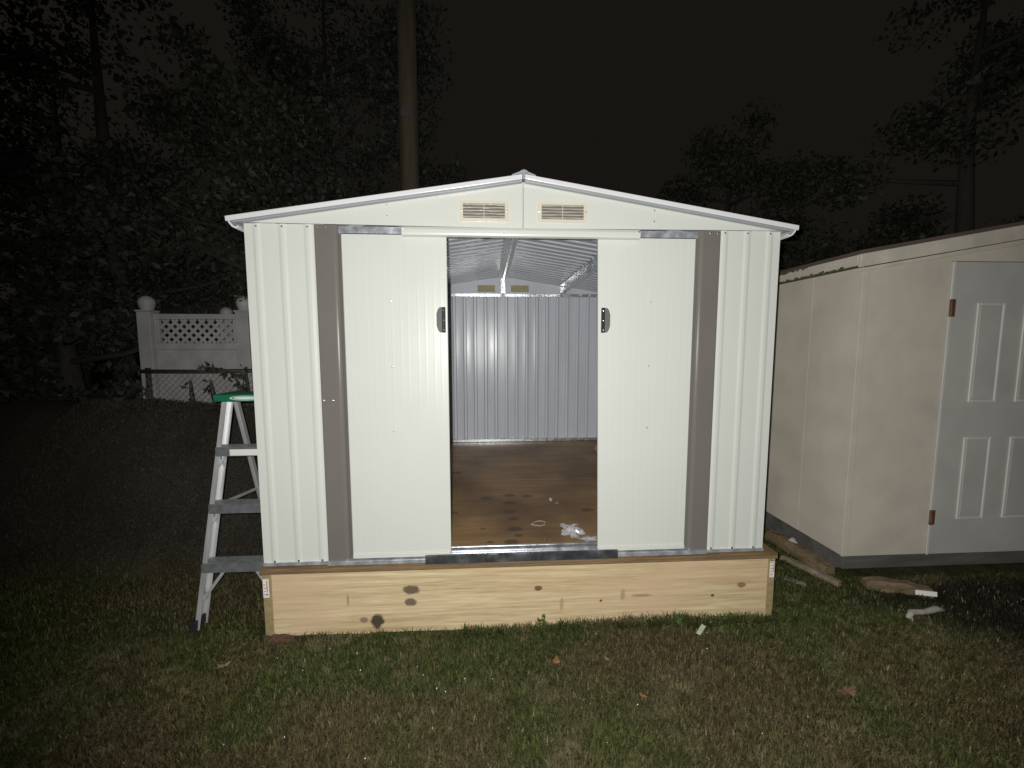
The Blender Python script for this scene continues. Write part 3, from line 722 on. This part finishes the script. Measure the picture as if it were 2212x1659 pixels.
for x0, x1 in ((2.735, 2.915), (3.04, 3.22)):
    for z0, z1 in ((.305, .825), (1.04, 1.635)): moulding(x0, x1, z0, z1)
for z0, z1 in ((1.553, 1.655), (.275, .367)):
    h = MB(); h.tube([(DX0 - .004, NY0 - .013, z0), (DX0 - .004, NY0 - .013, z1)], .008, 10); h.box(DX0 - .001, DX0 + .024, NY0 - .0125, NY0 - .0095, z0, z1)
    h.build('hinge', RUST, dr)

# ------------------------------------------------------------------ timber offcuts and stones beside the beige shed
def chunk(name, mat_, a, b, w, h, label, cat, group=None, seed=0, jit=.012, seg=7):
    """an uneven length of timber or stone from a to b (x,y on the ground)"""
    r = random.Random(seed); a = Vector((a[0], a[1], 0)); b = Vector((b[0], b[1], 0)); d = (b - a); n_ = Vector((-d.y, d.x, 0)).normalized()
    m = MB(); vs_ = []
    zl = min(G((a.x + b.x) / 2, (a.y + b.y) / 2), G(a.x, a.y), G(b.x, b.y)) - .004
    for i in range(seg + 1):
        t = i / seg; p = a + d * t; k = .75 + .25 * math.sin(math.pi * min(1, t * 1.0 + .12)) 
        for (u, v) in ((-.5, 0), (-.52, .6), (-.30, .97), (.30, 1.0), (.52, .62), (.5, 0)):
            q = p + n_ * (u * w * k + r.uniform(-jit, jit) * .5)
            vs_.append((q.x, q.y, zl + max(0, v * h * k + r.uniform(-jit, jit) * (v > 0) * .4)))
    S = 6
    fs = [(i * S + k, i * S + (k + 1) % S, (i + 1) * S + (k + 1) % S, (i + 1) * S + k) for i in range(seg) for k in range(S)]
    m.add(vs_, fs + [tuple(range(S - 1, -1, -1)), tuple(seg * S + k for k in range(S))])
    o = m.build(name, mat_, smooth=False); return tag(o, label, cat, group)
chunk('landscape_timber', TIMB, (1.905, .80), (1.955, .315), .085, .085, 'brown landscape timber lying along the beige shed side wall', 'timber', seed=1)
chunk('flat_stone', mat('tan stone', (.17, .135, .095), .85, var=.3, nscale=18, bump=.4), (1.80, .52), (1.925, .205), .060, .045, 'long tan edging stone between the white shed and the beige shed', 'stone', seed=2)
chunk('timber_offcut', TIMB, (2.075, .205), (2.395, .115), .085, .070, 'short brown timber offcut in front of the beige shed corner', 'timber', seed=3)
e = MB().box(-.052, .052, -.0015, .0015, -.013, .013).build('paper_strip', PAPER); e.location = (2.325, .074, G(2.32, .08) + .036); e.rotation_euler = (math.radians(-8), 0, math.atan2(-.09, .32))
tag(e, 'white paper strip on the end of the timber offcut', 'paper')
chunk('wood_chunk', mat('grey brown wood', (.14, .115, .085), .85, var=.3, nscale=25), (1.64, .292), (1.735, .232), .035, .022, 'small wood chunk on the grass just right of the platform', 'wood', seed=4, jit=.006)
chunk('bark_piece', STICK, (1.918, .62), (1.945, .565), .030, .105, 'pale bark piece on top of the long landscape timber', 'bark', seed=5, jit=.006)
stk = MB(); stk.tube([(2.03, -.098, G(2.03, -.098) + .012), (2.07, -.075, G(2.07, -.08) + .022), (2.16, -.062, G(2.16, -.06) + .022), (2.24, -.05, G(2.24, -.05) + .026), (2.30, -.05, G(2.3, -.05) + .018)], [.010, .016, .014, .017, .009], 8)
stk.tube([(2.05, -.085, G(2.05, -.085) + .020), (2.038, -.12, G(2.038, -.12) + .006)], [.010, .005], 6)
tag(stk.build('broken_stick', STICK, smooth=True), 'bleached broken stick lying on dark ground at the right', 'stick')

chunk('buried_brick', mat('red brown brick', (.085, .040, .026), .9, var=.3, nscale=20, bump=.3), (-1.245, -.055), (-1.13, -.060), (.05), .030, 'reddish brick in the grass under the left end of the platform board', 'brick', seed=9, jit=.008)
# ------------------------------------------------------------------ fallen leaves and chips on the lawn
def leaf(name, x, y, size, rot, mat_, label, lobes=5, seed=0):
    r = random.Random(seed); pts = []; n = lobes * 4
    for i in range(n):
        a = 2 * math.pi * i / n; rr = size * (.55 + .45 * abs(math.cos(a))) * (.72 + .38 * (math.cos(a * lobes) > 0) + r.uniform(-.08, .08))
        pts.append((rr * math.cos(a), rr * .7 * math.sin(a)))
    z = G(x, y) + .020; b = MB()
    vs_ = [(0, 0, .004)] + [(p[0], p[1], .012 * math.hypot(*p) / size + r.uniform(-.003, .005)) for p in pts]
    b.add(vs_, [(0, i + 1, (i + 1) % n + 1) for i in range(n)])
    b.tube([(-size * .8, 0, .004), (-size * 1.35, .004, .008)], [.0012, .0008], 5)
    o = b.build(name, mat_); o.location = (x, y, z); o.rotation_euler = (r.uniform(-.35, .1), r.uniform(-.25, .25), rot)
    sd = o.modifiers.new('s', 'SOLIDIFY'); sd.thickness = .0008
    return tag(o, label, 'leaf', 'fallen leaves on the lawn')
leaf('fallen_leaf', .125, -.305, .030, 1.1, OAK, 'orange oak leaf on the lawn below the right door', 5, 1)
leaf('fallen_leaf', .458, -.50, .018, 2.2, OAK, 'small orange leaf near the bottom edge, right of the middle', 3, 2)
leaf('fallen_leaf', -1.345, -.245, .026, .5, TANLF, 'tan leaf on the grass below the ladder foot', 5, 3)
leaf('fallen_leaf', 1.30, -.53, .045, .2, mat('dark red leaf', (.15, .075, .05), .8, var=.3), 'large dark reddish leaf on the lawn at the lower right', 5, 4)
leaf('fallen_leaf', .60, -.055, .024, .9, TANLF, 'tan leaf against the platform board below the threshold', 4, 5)
leaf('fallen_leaf', -.27, -.060, .018, 2.7, OAK, 'orange leaf against the platform board, left of its middle', 4, 6)
leaf('fallen_leaf', .36, -.30, .016, 2.0, TANLF, 'little tan leaf right of the orange oak leaf', 3, 7)
leaf('fallen_leaf', -.62, -.26, .022, 2.3, mat('dark brown leaf', (.07, .04, .03), .8), 'dark brown leaf in the green grass below the left door', 4, 8)
ch = MB().box(-.011, .011, -.036, .036, 0, .005).build('plastic_chip', CHIP, None, .002); ch.location = (.886, -.137, G(.886, -.137) + .016); ch.rotation_euler = (.15, .1, math.radians(-48))
tag(ch, 'pale green plastic strip in the grass near the platform right end', 'chip')
sp_ = MB()
for i in range(26):
    x = random.uniform(-1.2, 1.3); y = random.uniform(-.72, -.07); z = G(x, y) + random.uniform(.012, .024); q = random.uniform(.0014, .0030)
    sp_.lathe((x, y, z), [(q * .4, -q), (q, 0), (q * .4, q)], 6)
tag(sp_.build('litter_specks', PAPER), 'tiny white specks scattered over the lawn', 'specks', kind='stuff')

# ------------------------------------------------------------------ leafy weeds
def leafquad(b, p, d, n_, L, w, tint, cols):
    d = d.normalized(); s_ = d.cross(n_).normalized(); u = s_.cross(d)
    b.add([p, p + d * L * .45 + s_ * w * .5 + u * L * .06, p + d * L, p + d * L * .45 - s_ * w * .5 + u * L * .06], [(0, 1, 2, 3)]); cols += [tint] * 4
def leafmesh(b, cols, name, parent=None):
    o = b.build(name, LEAFG, parent)
    a = o.data.color_attributes.new('tint', 'FLOAT_COLOR', 'POINT')
    a.data.foreach_set('color', np.concatenate([np.array(cols), np.ones((len(cols), 1))], -1).astype(np.float32).ravel())
    return o
def weed(x, y, h, n, spread, label, seed, col=(.06, .10, .025), z0=None, parent_name='weed'):
    r = random.Random(seed); b = MB(); cols = []; z0 = G(x, y) if z0 is None else z0
    st = MB()
    for i in range(max(2, n // 8)):
        a = r.uniform(0, 6.28); tip = Vector((x + math.cos(a) * spread * r.random(), y + math.sin(a) * spread * .5 * r.random() - .005, z0 + h * r.uniform(.5, 1)))
        st.tube([(x, y, z0 - .005), tip], [.0022, .001], 5)
        for k in range(8):
            t = r.uniform(.25, 1); p = Vector((x, y, z0)).lerp(tip, t)
            d = Vector((r.uniform(-1, 1), r.uniform(-1, .3), r.uniform(-.1, .9))); f = r.uniform(.6, 1.4)
            leafquad(b, p, d, Vector((0, -.4, 1)), r.uniform(.018, .035), r.uniform(.010, .018), tuple(c * f for c in col), cols)
    t_ = thing('weed', (x, y, z0), label, 'weed', 'weeds at the foot of the platform board')
    s_ = st.build('stem', LEAFMAT_STEM, t_); leafmesh(b, cols, 'foliage', t_); return t_
LEAFMAT_STEM = mat('green stem', (.05, .07, .025), .7)
weed(.085, -.050, .085, 24, .05, 'tuft of weeds against the board below the threshold middle', 1)
weed(1.04, -.052, .060, 30, .07, 'leafy weed clump against the board under the right door post', 2)
weed(.80, -.052, .045, 24, .07, 'low weeds against the board, second clump from the right end', 3)
weed(1.19, -.055, .040, 20, .06, 'low weed tuft nearest the right end of the board', 4)
weed(.98, -.14, .045, 20, .06, 'green weed rosette just in front of the board, right of the plastic strip', 5)

# ------------------------------------------------------------------ white vinyl fence with lattice and wire fence in front
VY = 2.02; vx = lambda x: x * (VY + 2.0037) / 3.9037 if False else x - .03 * (abs(x) - .17) * .0 
K = (VY + 2.0037) / 3.9037
def fx(x): return -.17 + (x + .17) * K
def fz(z): return 1.3825 + (z - 1.3825) * K
vf = thing('vinyl_fence', (fx(-2.85), VY, -.05), 'white vinyl fence with lattice top and ball finials behind the ladder', 'fence')
def vpost(cx_, top, w=.058):
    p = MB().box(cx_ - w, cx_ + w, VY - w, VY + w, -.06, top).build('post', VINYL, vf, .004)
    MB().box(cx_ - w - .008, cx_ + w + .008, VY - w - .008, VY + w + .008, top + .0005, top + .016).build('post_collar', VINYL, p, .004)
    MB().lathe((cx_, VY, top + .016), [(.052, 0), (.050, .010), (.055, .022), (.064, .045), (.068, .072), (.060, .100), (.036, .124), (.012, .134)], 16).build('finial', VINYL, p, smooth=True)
TOPP = fz(1.69)
vpost(fx(-3.222), TOPP); vpost(fx(-2.380), TOPP)
xl, xr = fx(-3.222) + .060, fx(-2.380) - .060
zt_, zl1, zl0 = fz(1.674), fz(1.625), fz(1.413)
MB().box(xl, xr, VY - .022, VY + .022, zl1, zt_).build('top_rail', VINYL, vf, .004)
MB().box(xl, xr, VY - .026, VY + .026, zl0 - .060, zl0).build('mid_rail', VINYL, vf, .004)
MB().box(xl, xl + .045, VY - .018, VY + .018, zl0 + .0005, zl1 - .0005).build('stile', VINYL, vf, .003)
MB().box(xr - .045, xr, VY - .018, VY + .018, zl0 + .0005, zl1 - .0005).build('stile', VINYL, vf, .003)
lx0, lx1 = xl + .046, xr - .046; H_ = zl1 - zl0; 
def lattice(dirn, yq):
    k = lx0 - H_
    while k < lx1:
        pts = []
        a0, b0 = k, k + H_
        x_in0, x_in1 = max(a0, lx0), min(b0, lx1)
        if x_in1 - x_in0 > .02:
            def zz(x): t = (x - a0) / H_; return zl0 + (t if dirn > 0 else 1 - t) * H_
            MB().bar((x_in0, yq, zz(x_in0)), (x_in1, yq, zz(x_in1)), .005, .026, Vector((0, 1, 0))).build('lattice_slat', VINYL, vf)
        k += .080
lattice(1, VY - .0045); lattice(-1, VY + .0045)
w_ = (xr - xl) / 5
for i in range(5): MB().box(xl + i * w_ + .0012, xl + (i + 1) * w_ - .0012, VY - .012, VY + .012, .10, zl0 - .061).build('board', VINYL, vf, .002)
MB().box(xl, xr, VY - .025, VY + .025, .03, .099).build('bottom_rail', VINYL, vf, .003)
# return run going away behind, only its next post shows
bpo = thing('fence_post', (fx(-2.395), VY + 1.66, -.05), 'farther white fence post with ball finial seen over the fence top', 'post')
bx_ = fx(-2.395)
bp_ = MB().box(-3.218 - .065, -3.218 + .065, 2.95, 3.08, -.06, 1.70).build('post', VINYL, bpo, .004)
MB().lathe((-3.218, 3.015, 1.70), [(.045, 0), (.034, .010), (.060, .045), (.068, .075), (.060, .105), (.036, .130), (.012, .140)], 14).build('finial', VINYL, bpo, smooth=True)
bpo.location = (-3.218, 3.015, -.05)
for c_ in bpo.children: c_.matrix_parent_inverse = Matrix.Translation(-Vector(bpo.location))
# wire fence
CY = 1.845; cz = 1.160
cf = thing('wire_fence', (-2.8, CY, .8), 'low chain link fence with a dark rusty top rail before the white fence', 'fence')
MB().tube([(-3.27, CY, cz), (-2.8, CY, cz - .004), (-2.15, CY, cz + .004)], .019, 10).build('top_rail', DARKM, cf, smooth=True)
for x in (-3.24, -2.22): MB().tube([(x, CY + .030, -.05), (x, CY + .030, cz + .03)], .022, 10).build('post', DARKM, cf, smooth=True)
wr = MB(); pz0 = .80
for k in range(-8, 26):
    for dirn in (-1, 1):
        xa = -3.25 + k * .055; a = Vector((xa, CY, pz0 if dirn > 0 else cz)); b = a + Vector((cz - pz0, 0, dirn * (cz - pz0)))
        lo, hi = max(a.x, -3.25), min(b.x, -2.17)
        if hi - lo < .01: continue
        f = lambda x: a + (b - a) * ((x - a.x) / (b.x - a.x))
        wr.tube([f(lo), f(hi)], .0016, 4)
o = wr.build('wire_mesh', WIRE, cf); o['kind'] = 'stuff'
# vines on the wire fence
def vine(pts, label, seed, n=26, leafL=(.04, .075), col=(.030, .034, .022), rad=.010):
    r = random.Random(seed); t_ = thing('vine', pts[0], label, 'vine', 'vines on the wire fence')
    MB().tube(pts, [rad] * (len(pts) - 1) + [rad * .5], 6).build('stem', DARKM, t_)
    b = MB(); cols = []
    for i in range(n):
        k = r.randrange(len(pts) - 1); p = Vector(pts[k]).lerp(Vector(pts[k + 1]), r.random()) + Vector((r.uniform(-.03, .03), -.02, r.uniform(-.02, .02)))
        f = r.uniform(.5, 1.5); leafquad(b, p, Vector((r.uniform(-1, 1), r.uniform(-.6, 0), r.uniform(-1, .6))), Vector((0, -1, .3)), r.uniform(*leafL), r.uniform(.02, .035), tuple(c * f for c in col), cols)
    leafmesh(b, cols, 'foliage', t_)
VYY = CY - .035
vine([(-2.82, VYY, .80), (-2.83, VYY, .95), (-2.835, VYY, 1.08)], 'dark stem on the wire fence, left of the other vines', 1, 10, rad=.018)
vine([(-2.62, VYY, .80), (-2.645, VYY, .95), (-2.66, VYY, 1.08)], 'dark leafy stem on the wire fence between two other vines', 2, 16, rad=.020)
vine([(-2.34, VYY, .80), (-2.40, VYY, 1.0), (-2.46, VYY, 1.14), (-2.60, VYY, 1.185), (-2.72, VYY, 1.20)], 'tangled vine over the wire fence just left of the shed', 3, 60)
vine([(-2.30, VYY - .02, .80), (-2.33, VYY - .02, 1.0), (-2.34, VYY - .02, 1.19)], 'leafy vine climbing the wire fence nearest the shed', 4, 50, rad=.016)
vine([(-3.20, VYY, .82), (-3.22, VYY, .95), (-3.21, VYY, 1.05)], 'leafy vine at the left end of the wire fence', 5, 14)
yl = MB(); yc_ = []
for i in range(5): leafquad(yl, Vector((fx(-2.395) + random.uniform(-.02, .07), VY - .05, TOPP + .11 + random.uniform(0, .05))), Vector((random.uniform(-1, 1), -.6, random.uniform(-.5, .7))), Vector((0, -1, .4)), .045, .035, (.10, .062, .010), yc_)
tag(leafmesh(yl, yc_, 'yellow_leaves'), 'yellow leaves resting on the fence finial beside the shed', 'leaves')

# ------------------------------------------------------------------ utility pole and trees in the dark
pz = G(-1.33, 4.5)
up = thing('utility_pole', (-1.33, 4.5, pz), 'weathered wooden utility pole rising behind the shed roof', 'pole')
MB().tube([(-1.33, 4.5, pz - .3), (-1.33, 4.5, 3.0), (-1.325, 4.5, 6.0), (-1.32, 4.5, 9.5)], [.165, .150, .140, .125], 16).build('shaft', POLE, up, smooth=True)
MB().box(-1.40, -1.25, 4.33, 4.345, 4.70, 4.82).build('pole_plate', mat('zinc plate', (.10, .10, .10), .5, metal=.4), up)
MB().box(-2.4, -.25, 4.30, 4.40, 8.9, 9.02).build('crossarm', POLE, up)
def tree(x, y, h, cr, label, seed, n=9000, leafs=.11, col=(.026, .031, .022), trunk=.16, low=.25, zs=1.0):
    r = np.random.default_rng(seed); z0 = G(x, y); t_ = thing('tree', (x, y, z0), label, 'tree', 'trees behind the yards')
    rr = random.Random(seed); tr = MB()
    tr.tube([(x, y, z0 - .2), (x + .05, y, z0 + h * .35), (x - .04, y + .05, z0 + h * .62), (x, y, z0 + h * .9)], [trunk, trunk * .8, trunk * .5, trunk * .15], 10)
    centers = []
    for i in range(16):
        t = rr.uniform(low, .95); a = rr.uniform(0, 6.28); ln = cr * rr.uniform(.45, 1.0) * (1.15 - .75 * abs(t - .5))
        p0 = Vector((x, y, z0 + h * t * .85)); p1 = p0 + Vector((math.cos(a) * ln, math.sin(a) * ln, ln * rr.uniform(.1, .6)))
        pm = p0.lerp(p1, .5) + Vector((0, 0, -.05 * ln)); tr.tube([p0, pm, p1], [trunk * .32, trunk * .2, trunk * .05], 6)
        centers += [p1, pm.lerp(p1, .5)]
        for q in range(2):
            a2 = a + rr.uniform(-1, 1); centers.append(pm + Vector((math.cos(a2), math.sin(a2), rr.uniform(-.2, .6))) * ln * .5)
    for t in (.62, .72, .80, .88, .95, 1.0):
        for q in range(2): centers.append(Vector((x + rr.uniform(-.35, .35) * cr, y + rr.uniform(-.35, .35) * cr, z0 + h * t * .93)))
    tr.build('trunk', BARK, t_, smooth=True)
    C = np.array([tuple(c) for c in centers]); ci = r.integers(0, len(C), n); sz = r.uniform(.25, .5, len(C)) * cr * .55
    d = r.normal(size=(n, 3)); d /= np.linalg.norm(d, axis=1)[:, None]
    p = C[ci] + d * (sz[ci] * r.random(n) ** .45)[:, None] * np.array((1, 1, .75 * zs))
    ax = r.normal(size=(n, 3)); ax /= np.linalg.norm(ax, axis=1)[:, None]; bx = np.cross(ax, r.normal(size=(n, 3))); bx /= np.linalg.norm(bx, axis=1)[:, None]
    L = r.uniform(.6, 1.3, n)[:, None] * leafs
    nn = np.cross(ax, bx)
    V = np.stack([p, p + ax * L * .5 + bx * L * .28 + nn * L * .08, p + ax * L, p + ax * L * .5 - bx * L * .28 + nn * L * .08], 1).reshape(-1, 3)
    F = np.arange(4 * n).reshape(-1, 4)
    ccl = np.array(col)[None] * r.uniform(.75, 1.25, len(C))[ci][:, None] * r.uniform(.75, 1.3, n)[:, None]
    yl_ = r.random(n) < .02; ccl[yl_] *= np.array((2.2, 1.5, .8))
    o = np_mesh('crown', V, F, 4, np.repeat(ccl, 4, 0), LEAFG, False); o.parent = t_; o.matrix_parent_inverse = Matrix.Translation(-Vector(t_.location))
tree(-6.6, 5.6, 8.5, 2.8, 'tall dark leafy tree at the far left of the yard', 1, 14000)
tree(-3.9, 5.0, 6.2, 2.0, 'leafy tree rising directly behind the white vinyl fence', 2, 14000, leafs=.10, col=(.024, .027, .015), low=.12)
tree(-4.3, 9.5, 11.5, 3.2, 'tallest dark tree behind the others, left of the utility pole', 3, 15000, leafs=.14)
tree(7.8, 4.6, 8.0, 2.2, 'dark tree at the right edge behind the beige shed roof', 4, 12000, col=(.02, .022, .012))
tree(4.3, 7.8, 4.6, 2.2, 'low bushy tree between the white shed roof and the beige shed', 5, 12000, col=(.032, .036, .018), low=.12)
tree(7.5, 11, 8.6, 2.8, 'distant tree behind the low bushy tree at the right', 6, 9000, leafs=.15, col=(.03, .032, .018))
tree(-9.0, 4.2, 3.6, 2.3, 'low dark bush left of the white vinyl fence', 8, 12000, low=.08, col=(.022, .026, .020))
tree(-5.6, 3.6, 2.6, 1.4, 'smallest dark bush close behind the left end of the fence', 9, 8000, low=.08, col=(.022, .026, .020))
tree(-10.5, 9.0, 8.5, 3.2, 'dark tree farthest left in the background', 7, 9000, leafs=.15)

scene.render.resolution_x = 1024; scene.render.resolution_y = 768
